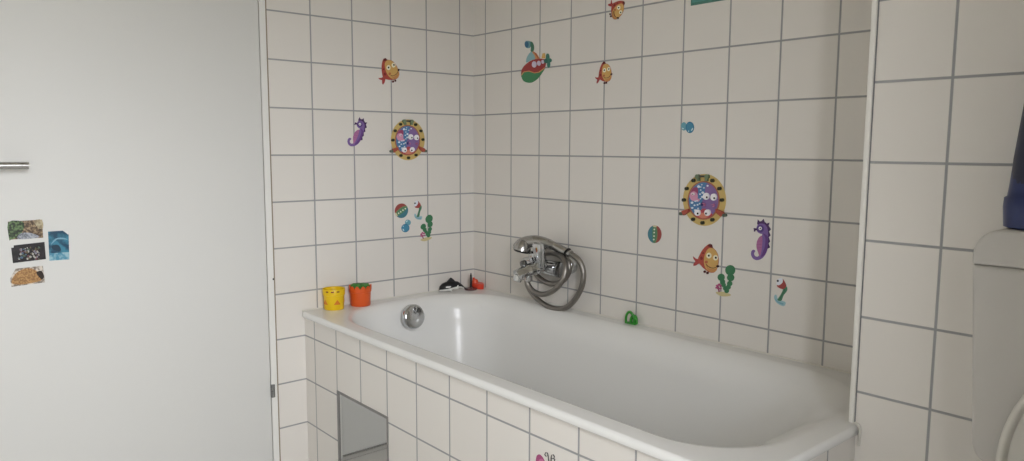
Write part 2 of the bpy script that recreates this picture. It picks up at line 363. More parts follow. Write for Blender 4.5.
# toilet: bowl on the floor, ring down, lid raised against the cistern
SX = 14.0
wc = empty('toilet', SX, -5, FZ, 'white toilet below the cistern with its lid raised', 'toilet')
def egg(cx, cy, a, bf, bb, z, n=36):
    return [(cx+a*math.cos(t), cy+(bb if math.sin(t) > 0 else bf)*math.sin(t), z) for t in [2*math.pi*k/n for k in range(n)]]
B = [(FZ,.75,1.0,1.2),(FZ+.6,.68,.9,1.2),(FZ+1.2,.75,1.1,1.3),(FZ+1.8,1.0,1.5,1.45),(FZ+2.3,1.15,1.65,1.5),(FZ+2.5,1.17,1.68,1.5)]
R = [egg(SX, -4.8, a, bf, bb, z) for z, a, bf, bb in B]+[egg(SX, -4.8, .9, 1.4, 1.0, FZ+2.5), egg(SX, -4.8, .8, 1.25, .9, FZ+2.2), egg(SX, -4.8, .4, .6, .4, FZ+1.2)]
loft('bowl', R, ENAMEL, wc, autos=70)
R = [egg(SX, -4.8, 1.18, 1.7, 1.5, FZ+2.51), egg(SX, -4.8, 1.2, 1.72, 1.5, FZ+2.6), egg(SX, -4.8, 1.12, 1.64, 1.42, FZ+2.66), egg(SX, -4.8, .85, 1.35, 1.0, FZ+2.66), egg(SX, -4.8, .83, 1.32, .97, FZ+2.52)]
loft('seat', R+[R[0]], PLASTIC_W, wc, cap=False, autos=60)
def lidring(k, y):   # upright D-shaped outline, tilted slightly back
    pts = []
    a, b, cz = 1.03*k, 1.35*k if k < 1 else 1.35, -7.0
    for i in range(33):
        t = math.pi*i/32; pts.append((a*math.cos(t), b*math.sin(t)))
    pts = [(x+SX, y, cz+z) for x, z in pts]
    pts += [(SX-a*.93*(1 if k == 1 else 1), y, -8.2), (SX+a*.93, y, -8.2)]
    return pts
def lr(ins, y):
    pts = [(SX+(1.03-ins)*math.cos(math.pi*i/32), y, -7.0+(1.35-ins)*math.sin(math.pi*i/32)) for i in range(33)]
    return pts+[(SX-(.95-ins), y, -8.25+ins), (SX+(.95-ins), y, -8.25+ins)]
loft('lid', [lr(.02,-3.20), lr(0,-3.24), lr(0,-3.33), lr(.02,-3.37), lr(.05,-3.375), lr(.075,-3.35), lr(.09,-3.29), lr(.35,-3.27), lr(.8,-3.26)], mat('lid_plastic', '#cfccc5', .4), wc, autos=60)

bt = empty('cleaner_bottle', 13.1, -2.82, -4.62, 'dark blue plastic bottle standing on the cistern lid', 'bottle')
BLUE = mat('bottle_blue', '#1c2a5c', .35)
def ov_(z, a, b, dx=0): return [(13.15+dx+a*math.cos(2*math.pi*k/28)*(1 if True else 1), -2.82+b*math.sin(2*math.pi*k/28), z) for k in range(28)]
loft('bottle_body', [ov_(-4.618,.36,.25), ov_(-4.60,.41,.29), ov_(-4.40,.425,.30), ov_(-4.30,.42,.295), ov_(-4.285,.395,.28), ov_(-4.2,.385,.27), ov_(-3.9,.36,.26), ov_(-3.4,.31,.25), ov_(-2.9,.27,.23), ov_(-2.6,.2,.2), ov_(-2.5,.12,.12)], BLUE, bt)
loft('bottle_cap', [ov_(-2.5,.14,.14), ov_(-2.25,.13,.13), ov_(-2.22,.1,.1)], mat('cap_white', '#dddddd', .4), bt)
lab = []
for z, a, b in ((-4.15,.375,.268),(-3.9,.366,.266),(-3.4,.316,.256),(-3.0,.285,.24)):
    lab.append([(13.15+a*math.cos(t), -2.82+(b+.003)*math.sin(t), z) for t in [math.pi+.35+(math.pi-.7)*k/16 for k in range(17)]])
V = [p for r in lab for p in r]; fs = [(i*17+k, i*17+k+1, (i+1)*17+k+1, (i+1)*17+k) for i in range(3) for k in range(16)]
mesh('bottle_label', V, fs, mat('label_navy', '#0f1633', .35), bt, smooth=True)

# ------------------------------------------------------------------ cups on the rim
def cup(name, cx, cy, r, h, color, inner, label):
    e = empty(name, cx, cy, RIM, label, 'cup', 'toy cups on the tub rim')
    m = mat(color[0], color[1], .35, spec=.4)
    lathe('cup_body', (cx, cy, RIM+.001), (0,0,1), [(0,r*.90),(.015,r*.94),(h*.68,r*.97),(h*.70,r*1.04),(h*.97,r*1.06),(h,r*1.04),(h*.98,r*.98),(h*.5,r*.9),(.03,r*.8),(.03,.01)], m, e, n=36)
    return e
def z0(px, py): p = un(px, py, 2, RIM); return p.x, p.y
ycx, ycy = .245, -4.15
yc = cup('stacking_cup', ycx, ycy, .235, .465, ('cup_yellow', '#e3bd16'), None, 'yellow toy cup with orange triangles at the left end of the tub rim')
# direction towards the room for decals on the curved side
def onside(cx, cy, r, ang, dz): return (cx+r*math.cos(ang), cy+r*math.sin(ang), RIM+dz)
camang = math.atan2(Q['c'][1]-ycy, Q['c'][0]-ycx)
ORT = mat('triangle_orange', '#d2761c', .45)
for da in (-.95, .32, 1.75, 3.0, 4.2):
    V = []; 
    for k in range(7):
        t = k/6; wdt = .36
        V.append(onside(ycx, ycy, .2305, camang+da-wdt+2*wdt*t, .13))
    V += [onside(ycx, ycy, .2315, camang+da-.18, .185), onside(ycx, ycy, .2325, camang+da, .24), onside(ycx, ycy, .2315, camang+da+.18, .185)]
    V2 = V[:7]+[V[9], V[8], V[7]]
    mesh('triangle_mark', V2, [tuple(range(10))], ORT, yc)
RDK = mat('dash_red', '#6e1f16', .5)
for da in (-.62, -.12, .38):
    V = []
    for dz in (.405, .435):
        for k in range(5): V.append(onside(ycx, ycy, .2495, camang+da-.13+.26*k/4, dz))
    mesh('dash_mark', V, [(k, k+1, k+6, k+5) for k in range(4)], RDK, yc)
ocx, ocy = .275, -3.50
oc_ = empty('stacking_cup', ocx, ocy, RIM, 'orange toy cup with a scalloped rim and green leafy top', 'cup', 'toy cups on the tub rim')
ORG = mat('cup_orange', '#d8581f', .4)
V = []; n = 60; prof = [(0,.215),(.015,.225),(.31,.235),(.32,.25),(.37,.254)]
for d, r in prof:
    for k in range(n): a = 2*math.pi*k/n; V.append((ocx+r*math.cos(a), ocy+r*math.sin(a), RIM+.001+d))
for r, dz in ((.258, 0), (.23, -.01)):
    for k in range(n): a = 2*math.pi*k/n; V.append((ocx+r*math.cos(a), ocy+r*math.sin(a), RIM+.40+.075*abs(math.sin(a*6))+dz))
for d, r in ((.30,.215),(.30,.02)):
    for k in range(n): a = 2*math.pi*k/n; V.append((ocx+r*math.cos(a), ocy+r*math.sin(a), RIM+d))
fs = [(i*n+k, i*n+(k+1) % n, (i+1)*n+(k+1) % n, (i+1)*n+k) for i in range(8) for k in range(n)]+[tuple(range(n))]
mesh('cup_body', V, fs, ORG, oc_, smooth=True, autos=40)
GL = mat('leaf_green', '#3f7d34', .5)
V = []; fs = []
for k in range(60):
    a = 2*math.pi*k/60; rr_ = .19+.03*math.sin(a*9); V.append((ocx+rr_*math.cos(a), ocy+rr_*math.sin(a), RIM+.44+.05*math.sin(a*9+1)))
for k in range(60):
    a = 2*math.pi*k/60; V.append((ocx+.1*math.cos(a), ocy+.1*math.sin(a), RIM+.50))
for k in range(60):
    a = 2*math.pi*k/60; V.append((ocx+.17*math.cos(a), ocy+.17*math.sin(a), RIM+.30))
fs = [(k, (k+1) % 60, 60+(k+1) % 60, 60+k) for k in range(60)]+[(120+k, 120+(k+1) % 60, (k+1) % 60, k) for k in range(60)]+[tuple(range(60, 120))]
mesh('leaf_top', V, fs, GL, oc_, smooth=True, autos=50)

# ------------------------------------------------------------------ orca, disc toy, boat, frog clip
def spine(name, st, mats, parent, fmf, n=16, autos=60):
    """st: list of (centre, half-width vector dir u, halfw, up vec, halfup, halfdown)"""
    rings = []
    for c, u, hw, hu, hd in st:
        c = Vector(c); u = Vector(u); R = []
        for k in range(n):
            a = 2*math.pi*k/n; s = math.sin(a)
            R.append(c+u*hw*math.cos(a)+Vector((0,0,1))*(s*hu if s > 0 else s*hd))
        rings.append(R)
    return loft(name, rings, mats, parent, fm=fmf, autos=autos)
wh0 = Vector((.17, -1.23, RIM)); wh1 = Vector((.44, -.62, RIM))
wd = (wh1-wh0); wl = wd.length; wd.normalize(); wu = Vector((wd.y, -wd.x, 0))
wh = empty('orca_toy', *(wh0.lerp(wh1, .5)), 'black and white toy orca on the tub rim near the corner', 'bath toy')
BLK = mat('orca_black', '#15161a', .35); WHT = mat('orca_white', '#e2e2de', .4)
prof = [(0,.03,.02,.02,.06),(.03,.07,.085,.05,.07),(.12,.105,.135,.065,.08),(.25,.125,.16,.08,.09),(.42,.125,.165,.085,.11),(.58,.11,.14,.06,.13),(.72,.085,.11,.045,.14),(.85,.06,.065,.035,.125),(.95,.04,.035,.025,.085),(1.0,.03,.015,.012,.07)]
spine('orca_body', [(wh0+wd*wl*t+Vector((0,0,cz)), wu, hw, hu, hd) for t, hw, hu, hd, cz in prof], [BLK, WHT], wh, lambda i, k: 1 if 8 <= k <= 15 else 0)
def flat(name, pts, thick, dirv, m, parent):
    d = Vector(dirv)*thick*.5; V = [Vector(p)-d for p in pts]+[Vector(p)+d for p in pts]; n = len(pts)
    return mesh(name, V, [tuple(range(n)), tuple(range(n, 2*n))]+[(i, (i+1) % n, n+(i+1) % n, n+i) for i in range(n)], m, parent)
def wp(t, z, s=0): return wh0+wd*wl*t+Vector((0,0,z))+wu*s
flat('dorsal_fin', [wp(.26,.23), wp(.38,.32), wp(.45,.36), wp(.52,.33), wp(.64,.25)], .03, wu, BLK, wh)
flat('tail_fluke', [wp(.93,.07,0), wp(1.06,.07,.13), wp(1.02,.07,0), wp(1.06,.07,-.10)], .02, (0,0,1), BLK, wh)
for s in (.112, -.112):
    flat('eye_patch', [wp(.22,.125,s), wp(.24,.155,s), wp(.40,.16,s*1.12), .5*(wp(.42,.14,s*1.12)+wp(.42,.14,s*1.12)), wp(.36,.125,s*1.1)], .03, wu, WHT, wh)
    flat('side_stripe', [wp(.54,.07,s*.95), wp(.60,.10,s*.98), wp(.68,.17,s*.75), wp(.72,.17,s*.7), wp(.69,.10,s*.75), wp(.74,.08,s*.68)], .03, wu, WHT, wh)
    flat('flipper', [wp(.34,.08,s*1.0), wp(.42,.03,s*1.25), wp(.47,.025,s*1.2), wp(.42,.08,s*1.0)], .02, wu, WHT, wh)
dx, dy = z0(471, 289.6)
ds = empty('suction_disc_toy', dx, dy, RIM, 'dark red disc with an upright black rod in the tub corner', 'bath toy')
lathe('disc_base', (dx, dy, RIM+.001), (0,0,1), [(0,.155),(.015,.165),(.04,.155),(.055,.09),(.075,.05),(.08,.03)], mat('disc_maroon', '#5a2a2c', .25, coat=.4), ds)
lathe('rod', (dx, dy, RIM+.07), (0,0,1), [(0,.035),(.04,.03),(.12,.03),(.3,.024),(.33,.014),(.36,.012)], RUBBER, ds, n=12)
bx_, by_ = .40, -.20
bo = empty('boat_toy', bx_, by_, RIM, 'small red and orange toy boat in the back corner of the tub rim', 'bath toy')
REDM = mat('boat_red', '#d0402a', .35)
pr = [(-.18,.05,.12),(-.14,.10,.15),(-.02,.13,.16),(.09,.125,.15),(.15,.08,.14),(.18,.03,.13)]
bd = Vector((.55,.25,0)).normalized(); bu = Vector((bd.y,-bd.x,0)); bc = Vector((bx_, by_, RIM))
rg = []
for t, hw, h in pr:
    c = bc+bd*t; rg.append([c+bu*hw*.55+Vector((0,0,.002)), c+bu*hw+Vector((0,0,h*.6)), c+bu*hw*.9+Vector((0,0,h)), c-bu*hw*.9+Vector((0,0,h)), c-bu*hw+Vector((0,0,h*.6)), c-bu*hw*.55+Vector((0,0,.002))])
loft('hull', rg, REDM, bo, autos=50)
lathe('cabin', bc+bd*-.06+Vector((0,0,.12)), (0,0,1), [(0,.085),(.06,.085),(.11,.065),(.13,.02)], mat('cabin_orange', '#d9542e', .35), bo, n=20)
lathe('funnel', bc+bd*-.10+Vector((0,0,.23)), (0,0,1), [(0,.03),(.05,.03),(.055,.01)], REDM, bo, n=14)
# green arched clip on the back rim
gx, gy = 5.47, -.14
gr = empty('toy_clip', gx, gy, RIM, 'small green plastic arch-shaped toy on the back rim of the tub', 'bath toy')
GRN = mat('clip_green', '#2f8a2b', .35)
arc = [(gx-.13, gy-.03, RIM+.03), (gx-.135, gy-.03, RIM+.14), (gx-.10, gy-.03, RIM+.24), (gx-.03, gy-.02, RIM+.295), (gx+.05, gy-.01, RIM+.26), (gx+.10, gy, RIM+.17), (gx+.11, gy, RIM+.03)]
sweep('arch', smoothpath(arc, 5), .033, GRN, gr, n=10)
arc2 = [(gx-.04, gy+.05, RIM+.03), (gx-.03, gy+.05, RIM+.12), (gx+.03, gy+.05, RIM+.19), (gx+.10, gy+.05, RIM+.2), (gx+.15, gy+.04, RIM+.14), (gx+.16, gy+.04, RIM+.03)]
sweep('inner_arch', smoothpath(arc2, 5), .036, GRN, gr, n=10)
obox('base_bar', (gx, gy+.01, RIM+.022), (1,.1,0), 0, (0,0,1), .16, .06, .02, GRN, gr, .01)

gr.scale = (.8, .8, .86)
# ------------------------------------------------------------------ stickers
SM = {}
def smat(c):
    if c not in SM:
        q = lin(c); g = .25*q[0]+.6*q[1]+.15*q[2]; k = .22   # faded print
        SM[c] = mat('print_'+c.strip('#'), (*[v*(1-k)+g*k for v in q[:3]], 1), .5, spec=.3)
    return SM[c]
def ell(cx, cy, rx, ry, n=20, rot=0):
    return [(cx+rx*math.cos(2*math.pi*k/n)*math.cos(rot)-ry*math.sin(2*math.pi*k/n)*math.sin(rot), cy+rx*math.cos(2*math.pi*k/n)*math.sin(rot)+ry*math.sin(2*math.pi*k/n)*math.cos(rot)) for k in range(n)]
def stroke(pts, w):
    L, R_ = [], []
    for i, p in enumerate(pts):
        a, b = pts[max(i-1, 0)], pts[min(i+1, len(pts)-1)]; dx, dy = b[0]-a[0], b[1]-a[1]; l = math.hypot(dx, dy) or 1
        L.append((p[0]-dy/l*w/2, p[1]+dx/l*w/2)); R_.append((p[0]+dy/l*w/2, p[1]-dx/l*w/2))
    return L+R_[::-1]
def rnd(pts, k=4):
    """closed smooth outline through pts"""
    out = []; n = len(pts)
    for i in range(n):
        p0, p1, p2, p3 = pts[i-1], pts[i], pts[(i+1) % n], pts[(i+2) % n]
        for j in range(k):
            t = j/k
            out.append(tuple(.5*((2*p1[a])+(p2[a]-p0[a])*t+(2*p0[a]-5*p1[a]+4*p2[a]-p3[a])*t*t+(3*p1[a]-p0[a]-3*p2[a]+p3[a])*t**3) for a in (0, 1)))
    return out
# planes: name -> (axis, value, u direction, normal)
PL = {'back': (1, 0.0, Vector((1,0,0)), Vector((0,-1,0))), 'left': (0, 0.0, Vector((0,1,0)), Vector((1,0,0))),
      'apron': (1, YA, Vector((1,0,0)), Vector((0,-1,0))), 'door': (0, .02, Vector((0,1,0)), Vector((1,0,0)))}
def uv(plane, crop, p):
    x0, y0, s = crop; ax, v, U, N = PL[plane]; P = un(x0+p[0]/s, y0+p[1]/s, ax, v); return complex(P.dot(U), P.z)
def back3(plane, w, h):
    ax, v, U, N = PL[plane]; P = U*w.real+Vector((0,0,w.imag)); P[ax] = v; return P+N*h
def decal(name, plane, layers, label, cat, group=None, t0=.003):
    """layers: (outline as complex wall coordinates, colour); a thin printed sticker, one mesh"""
    cols = []; V, Fc, fm = [], [], []
    for i, (pts, c) in enumerate(layers):
        if c not in cols: cols.append(c)
        h = t0+.0012*i; b = len(V); n = len(pts)
        ar = sum((pts[k].real*pts[(k+1) % n].imag-pts[(k+1) % n].real*pts[k].imag) for k in range(n))
        if ar < 0: pts = pts[::-1]
        V += [back3(plane, p, .0003) for p in pts]+[back3(plane, p, h) for p in pts]
        Fc.append(tuple(range(b+n, b+2*n))); Fc += [(b+k, b+(k+1) % n, b+n+(k+1) % n, b+n+k) for k in range(n)]
        fm += [cols.index(c)]*(n+1)
    ctr = sum(layers[0][0])/len(layers[0][0]); C3 = back3(plane, ctr, 0)
    me = bpy.data.meshes.new(name); o3 = W(*C3)
    me.from_pydata([tuple(W(*v)-o3) for v in V], [], Fc)
    for c in cols: me.materials.append(smat(c))
    for p, k in zip(me.polygons, fm): p.material_index = k
    o = bpy.data.objects.new(name, me); o.location = o3; col.objects.link(o)
    return tag(o, label, cat, group)
def design(plane, crop, shapes, lm):
    """a design traced on the wall where it is best seen -> wall coordinates + two landmarks"""
    return [([uv(plane, crop, p) for p in pts], c) for pts, c in shapes], [uv(plane, crop, p) for p in lm]
def place(D, plane, crop, lm, k=1.0):
    sh, L = D; a, b = [uv(plane, crop, p) for p in lm]
    m = (b-a)/(L[1]-L[0]); mid = (a+b)/2; m0 = (L[0]+L[1])/2
    return [([mid+(p-m0)*m*k for p in pts], c) for pts, c in sh]
c1 = (685, 235, 7.1)
FISH = design('back', c1, [
 ([(95,172),(78,168),(57,150),(60,168),(74,186),(60,205),(60,220),(80,216),(100,202)], '#b23434'),
 (rnd([(92,180),(105,140),(125,105),(150,78),(178,63),(197,88),(218,108),(234,138),(240,175),(236,215),(222,252),(200,268),(170,263),(140,242),(115,218)]), '#b8402c'),
 (rnd([(150,122),(168,96),(194,93),(216,108),(232,138),(237,172),(234,212),(222,248),(202,264),(174,258),(148,236),(136,200),(138,155)]), '#d9a63e'),
 (rnd([(150,215),(170,235),(205,243),(228,235),(222,254),(202,265),(172,259)], 3), '#d08a35'),
 ([(160,78),(178,62),(193,68),(200,93),(182,86)], '#6b1f1c'),
 (ell(118,165,9,13,12), '#8a2320'), (ell(130,128,7,7,10), '#8a2320'), (ell(153,192,11,11,12), '#c4662f'),
 (ell(172,146,18,20), '#efe9c8'), (ell(219,161,17,19), '#efe9c8'), (ell(172,146,7,8,12), '#1d1a16'), (ell(222,161,7,8,12), '#1d1a16'),
 (stroke([(152,208),(165,222),(185,232),(205,235),(222,228)], 4), '#7a4420'),
 (ell(234,222,9,9,12), '#3a1514'), (ell(142,260,8,9,10), '#5a1a18'), (ell(162,269,8,9,10), '#5a1a18')], [(60,183),(236,222)])
fg = 'fish stickers on the tiles'
for pl, cr, lm, lb in (('back', c1, [(60,183),(236,222)], 'largest orange and red fish sticker on the back wall, beside the green seaweed sticker'),
  ('back', (590,55,13.17), [(80,330),(287,252)], 'small yellow and red fish sticker on the back wall, upright above the tap'),
  ('back', (600,0,18.45), [(185,40),(340,335)], 'yellow and red fish sticker diving head down near the top of the back wall'),
  ('left', (370,50,11.525), [(122,358),(328,228)], 'yellow and red fish sticker on the left wall above the porthole sticker')):
    decal('fish_sticker', pl, place(FISH, pl, cr, lm), lb, 'sticker', fg)
c2 = (745, 215, 9.225)
SEA = design('back', c2, [
 ([(112,80),(118,40),(137,60),(155,54),(172,34),(181,60),(200,78),(227,70),(219,100),(241,132),(222,152),(237,188),(220,205),(233,245),(218,262),(232,300),(208,312),(185,260),(170,200)], '#4b2c63'),
 (rnd([(118,92),(145,78),(180,85),(205,115),(214,160),(216,215),(213,270),(205,325),(185,370),(155,402),(112,417),(76,402),(57,368),(60,335),(78,320),(95,332),(84,352),(90,374),(108,384),(126,378),(134,350),(130,300),(140,240),(160,180),(140,172),(116,155),(106,125)]), '#7d5aa6'),
 (rnd([(156,192),(128,210),(110,250),(108,300),(122,345),(136,382),(150,345),(158,290),(162,235)]), '#b5679f'),
 ([(112,124),(86,120),(80,124),(84,140),(82,152),(92,154),(98,141),(114,142)], '#4b2c63'),
 (rnd([(170,170),(190,215),(185,290),(165,345),(150,385),(185,365),(205,320),(213,260),(212,200)]), '#6b3f8e'),
 (ell(145,126,32,34), '#5f4290'), (ell(143,123,15,17), '#e9e6ea'), (ell(144,124,6,7,12), '#15131a'),
 (stroke([(112,245),(135,240),(158,238)], 3), '#9a4f8a'), (stroke([(108,275),(132,272),(156,268)], 3), '#9a4f8a'), (stroke([(110,305),(132,302),(152,300)], 3), '#9a4f8a')], [(143,125),(110,415)])
decal('seahorse_sticker', 'back', place(SEA, 'back', c2, [(143,125),(110,415)]), 'purple seahorse sticker on the back wall right of the large fish', 'sticker', 'seahorse stickers')
decal('seahorse_sticker', 'left', place(SEA, 'left', (340,110,11.525), [(226,165),(122,415)]), 'purple seahorse sticker on the left wall beside the porthole sticker', 'sticker', 'seahorse stickers')
c3 = (670, 165, 6.586)
rv = [(160,102),(116,155),(97,230),(158,357),(220,380),(285,360),(348,230),(332,155),(286,102)]
dots = [(190,142,9),(212,130,4),(250,137,6),(218,182,8),(205,165,4),(200,192,5),(215,210,7),(203,222,4),(148,248,8),(170,238,5),(165,265,5),(185,262,5),(200,255,5),(150,282,6),(170,297,6),(183,235,4),(228,150,4),(205,145,4),(190,285,4)]
PORT = design('back', c3, [
 (ell(228,230,142,171,40), '#d3b24e'), (ell(223,233,107,128,36), '#b5643c'), (ell(222,232,97,118,36), '#3f7fb5'),
 (rnd([(245,122),(285,140),(314,190),(318,240),(305,290),(280,322),(245,325),(215,300),(208,255),(225,215),(232,165)]), '#8a66a8'),
 (rnd([(132,200),(150,155),(180,148),(186,180),(170,210),(140,225)],3), '#a63c6c'), (ell(158,205,27,32), '#dd8fb4'), (rnd([(160,215),(195,225),(190,240),(160,238)],3), '#dd8fb4'),
 (rnd([(168,325),(200,300),(225,286),(250,300),(280,325),(262,345),(225,352),(186,345)]), '#c4424f'), (ell(224,332,34,18), '#e0805e'),
 *[(ell(x, y, r, r, 8), '#dfe9f2') for x, y, r in dots],
 (ell(243,206,20,23), '#f0eef2'), (ell(293,211,20,23), '#f0eef2'), (ell(250,212,6,7,10), '#17141a'), (ell(299,218,6,7,10), '#17141a'),
 (ell(187,313,19,21), '#f0eef2'), (ell(253,313,19,21), '#f0eef2'), (ell(191,319,6,7,10), '#17141a'), (ell(246,319,6,7,10), '#17141a'), (ell(159,190,9,9,10), '#efdfe8'), (ell(159,192,4,4,8), '#50203a'),
 (stroke([(216,268),(213,255),(222,246)], 7), '#3b3f86'), (stroke([(222,250),(235,258),(232,270)], 6), '#c06a9e'), (stroke([(282,262),(295,256),(298,268),(288,274)], 5), '#c06a9e'),
 *[(ell(x, y, 10, 12, 10), '#33382a') for x, y in rv],
 (stroke([(190,74),(252,74)], 12), '#4c5148'), (ell(190,76,13,15), '#6f8560'), (ell(252,76,13,15), '#6f8560'), (stroke([(193,80),(196,106)], 14), '#6f8560'), (stroke([(250,80),(248,106)], 14), '#6f8560'),
 ([(88,302),(130,288),(136,306),(100,330)], '#b5482f'), (ell(83,319,11,11,10), '#5b6a5a'), ([(312,288),(352,306),(370,326),(345,338),(316,314)], '#b5482f'), (ell(367,330,11,11,10), '#5b6a5a')], [(228,59),(228,401)])
decal('porthole_sticker', 'back', place(PORT, 'back', c3, [(228,59),(228,401)]), 'round yellow porthole sticker with sea creatures on the back wall above the large fish', 'sticker', 'porthole stickers')
decal('porthole_sticker', 'left', place(PORT, 'left', (380,110,7.683), [(216,72),(222,386)]), 'round yellow porthole sticker with sea creatures on the left wall', 'sticker', 'porthole stickers')
c4 = (640, 220, 15.37)
BALL = design('back', c4, [
 (ell(227,218,105,136,32), '#a3413c'),
 (rnd([(232,84),(175,105),(135,160),(122,218),(135,280),(175,335),(232,353),(255,300),(268,218),(258,140)]), '#4f8a60'),
 (rnd([(200,92),(160,115),(130,165),(122,218),(133,275),(170,330),(205,348),(195,280),(190,215),(192,140)]), '#2f7d8f'),
 (stroke([(250,92),(266,150),(270,218),(262,290),(240,350)], 9), '#8f7a48'), (rnd([(200,92),(232,84),(262,92),(245,108),(218,108)],3), '#d8cf9a'),
 *[(ell(x, y, 11, 13, 10), '#dfe6cf') for x, y in ((224,145),(222,193),(220,247),(216,300))]], [(232,85),(232,352)])
decal('ball_sticker', 'back', place(BALL, 'back', c4, [(232,85),(232,352)]), 'striped ball sticker on the back wall, blue green and red', 'sticker', 'ball stickers')
decal('ball_sticker', 'left', place(BALL, 'left', (380,190,7.686), [(121,190),(205,124)], 1.0), 'striped ball sticker on the left wall, red at its top', 'sticker', 'ball stickers')
c5 = (675, 115, 18.44)
BUB = design('back', c5, [(ell(165,210,52,78,20), '#5aa5b8'), (ell(276,228,78,106,26), '#1f7fa6'), (ell(276,228,60,84,24), '#2a8fb4'), (rnd([(330,235),(335,255),(318,285),(300,290),(310,262)],3), '#cfe8ee'), (ell(255,298,9,14,8), '#bfe0ea'), (rnd([(130,240),(150,238),(168,255),(150,262)],3), '#cfe8ee')], [(165,208),(277,228)])
decal('bubble_sticker', 'back', place(BUB, 'back', c5, [(165,208),(277,228)]), 'blue double bubble sticker on the back wall above the porthole sticker', 'sticker', 'bubble stickers')
decal('bubble_sticker', 'left', place(BUB, 'left', (380,190,7.686), [(215,250),(195,293)]), 'blue double bubble sticker on the left wall under the striped ball sticker', 'sticker', 'bubble stickers')
c6 = (765, 270, 11.53)
PER = design('back', c6, [
 (rnd([(104,318),(118,284),(136,296),(150,340),(190,352),(238,374),(222,415),(182,408),(130,372)]), '#8fc0cc'), (rnd([(122,330),(140,355),(185,375),(215,385),(205,400),(160,380),(125,350)],3), '#6aa8ba'),
 (rnd([(210,215),(246,190),(259,215),(250,248),(215,292),(188,355),(144,346),(165,310),(192,265),(205,235)]), '#3a8560'), (stroke([(230,215),(222,250),(190,300),(172,340)], 8), '#2c6b4b'),
 (rnd([(205,104),(236,150),(246,190),(212,220),(165,206),(139,178),(170,130)]), '#a83c38'), (rnd([(136,145),(150,105),(190,93),(208,112),(203,145),(170,172),(142,172)]), '#dde3ee'), (ell(151,125,12,14,12), '#17203a')], [(152,125),(165,350)])
decal('periscope_sticker', 'back', place(PER, 'back', c6, [(152,125),(165,350)]), 'red and green periscope sticker low on the back wall, rightmost of the stickers', 'sticker', 'periscope stickers')
decal('periscope_sticker', 'left', place(PER, 'left', (380,190,7.686), [(268,102),(291,205)]), 'red and green periscope sticker on the left wall between ball and seaweed', 'sticker', 'periscope stickers')
WEED = design('back', c1, [(rnd([(218,408),(250,402),(290,408),(328,425),(300,436),(250,432)],3), '#cdbd7e'),
 *[(ell(x, y, r, r*1.03, 16), '#2f7f50') for x, y, r in ((322,250,36),(325,302,26),(318,345,19),(309,370,17),(297,395,17),(258,300,25),(268,332,18),(276,355,15),(287,378,15))],
 (stroke([(244,405),(240,380),(234,362)], 6), '#9c2c5e'), *[(ell(x, y, r, r, 10), '#c04a86') for x, y, r in ((230,360,8),(243,352,8),(256,362,7),(238,378,8),(255,380,6),(225,374,6))]], [(322,250),(295,405)])
decal('seaweed_sticker', 'back', place(WEED, 'back', c1, [(322,250),(295,405)]), 'green seaweed sticker with pink coral on the back wall beside the large fish', 'sticker', 'seaweed stickers')
decal('seaweed_sticker', 'left', place(WEED, 'left', (380,190,7.686), [(377,222),(372,358)]), 'green seaweed sticker with pink coral on the left wall', 'sticker', 'seaweed stickers')
c7 = (500, 30, 7.686)
SUBM = [(rnd([(163,322),(175,290),(205,258),(245,232),(290,220),(342,224),(355,242),(348,285),(325,330),(290,375),(250,402),(215,405),(180,390),(165,356)]), '#a62f2e'),
 (rnd([(163,345),(185,320),(225,314),(265,328),(300,322),(348,286),(325,330),(290,375),(250,402),(215,405),(180,390)]), '#2f8a55'),
 (stroke([(165,348),(185,322),(225,316),(265,330),(300,324),(346,290)], 7), '#d98a44'),
 (rnd([(203,250),(206,215),(226,180),(250,166),(270,190),(272,222),(240,232)],3), '#7fb4bc'), ([(248,160),(280,178),(306,218),(274,224),(268,196),(252,176)], '#d98f3c'), ([(252,160),(284,184),(300,218),(292,218),(272,186)], '#b85a2c'),
 (rnd([(238,165),(240,132),(228,112),(222,92),(248,92),(262,125),(258,162)],3), '#3f8060'), (rnd([(200,86),(234,88),(236,110),(232,135),(206,138),(192,112)],3), '#5f9ea8'), (ell(208,112,15,24,14), '#2f6f96'),
 ([(322,218),(330,180),(346,178),(349,218)], '#d9a83c'),
 (ell(368,208,13,27,14), '#2f7f6c'), (ell(376,264,11,27,14), '#2f7f6c'), (ell(384,234,15,16,14), '#2f7f6c'), (ell(356,238,14,18,14), '#276b5e'),
 (ell(266,265,17,24), '#cfc6dc'), (ell(302,256,13,19), '#cfc6dc'), (ell(332,245,9,15), '#cfc6dc')]
decal('submarine_sticker', 'back', [([uv('back', c7, p) for p in pts], c) for pts, c in SUBM], 'red and green submarine sticker high on the back wall', 'sticker')
# lower edge of a teal picture sticker at the top of the back wall
pa, pb = un(690.8, 5.9, 1, 0), un(731, 0, 1, 0)
zz = pa.z; rect = lambda x0, x1, a, b: [complex(x0, a), complex(x1, a), complex(x1, b), complex(x0, b)]
x0 = pa.x; x1 = x0+1.02
decal('picture_sticker', 'back', [(rect(x0, x1, zz, zz+1.4), '#3f7f72'), (rect(x0+.03, x0+.55, zz+.05, zz+1.35), '#3f9488'), (rect(x0+.55, x0+.60, zz+.02, zz+1.38), '#1d5a50'), (rect(x0+.62, x1-.03, zz+.03, zz+1.36), '#56706a')], 'teal rectangular picture sticker at the top of the back wall', 'sticker')
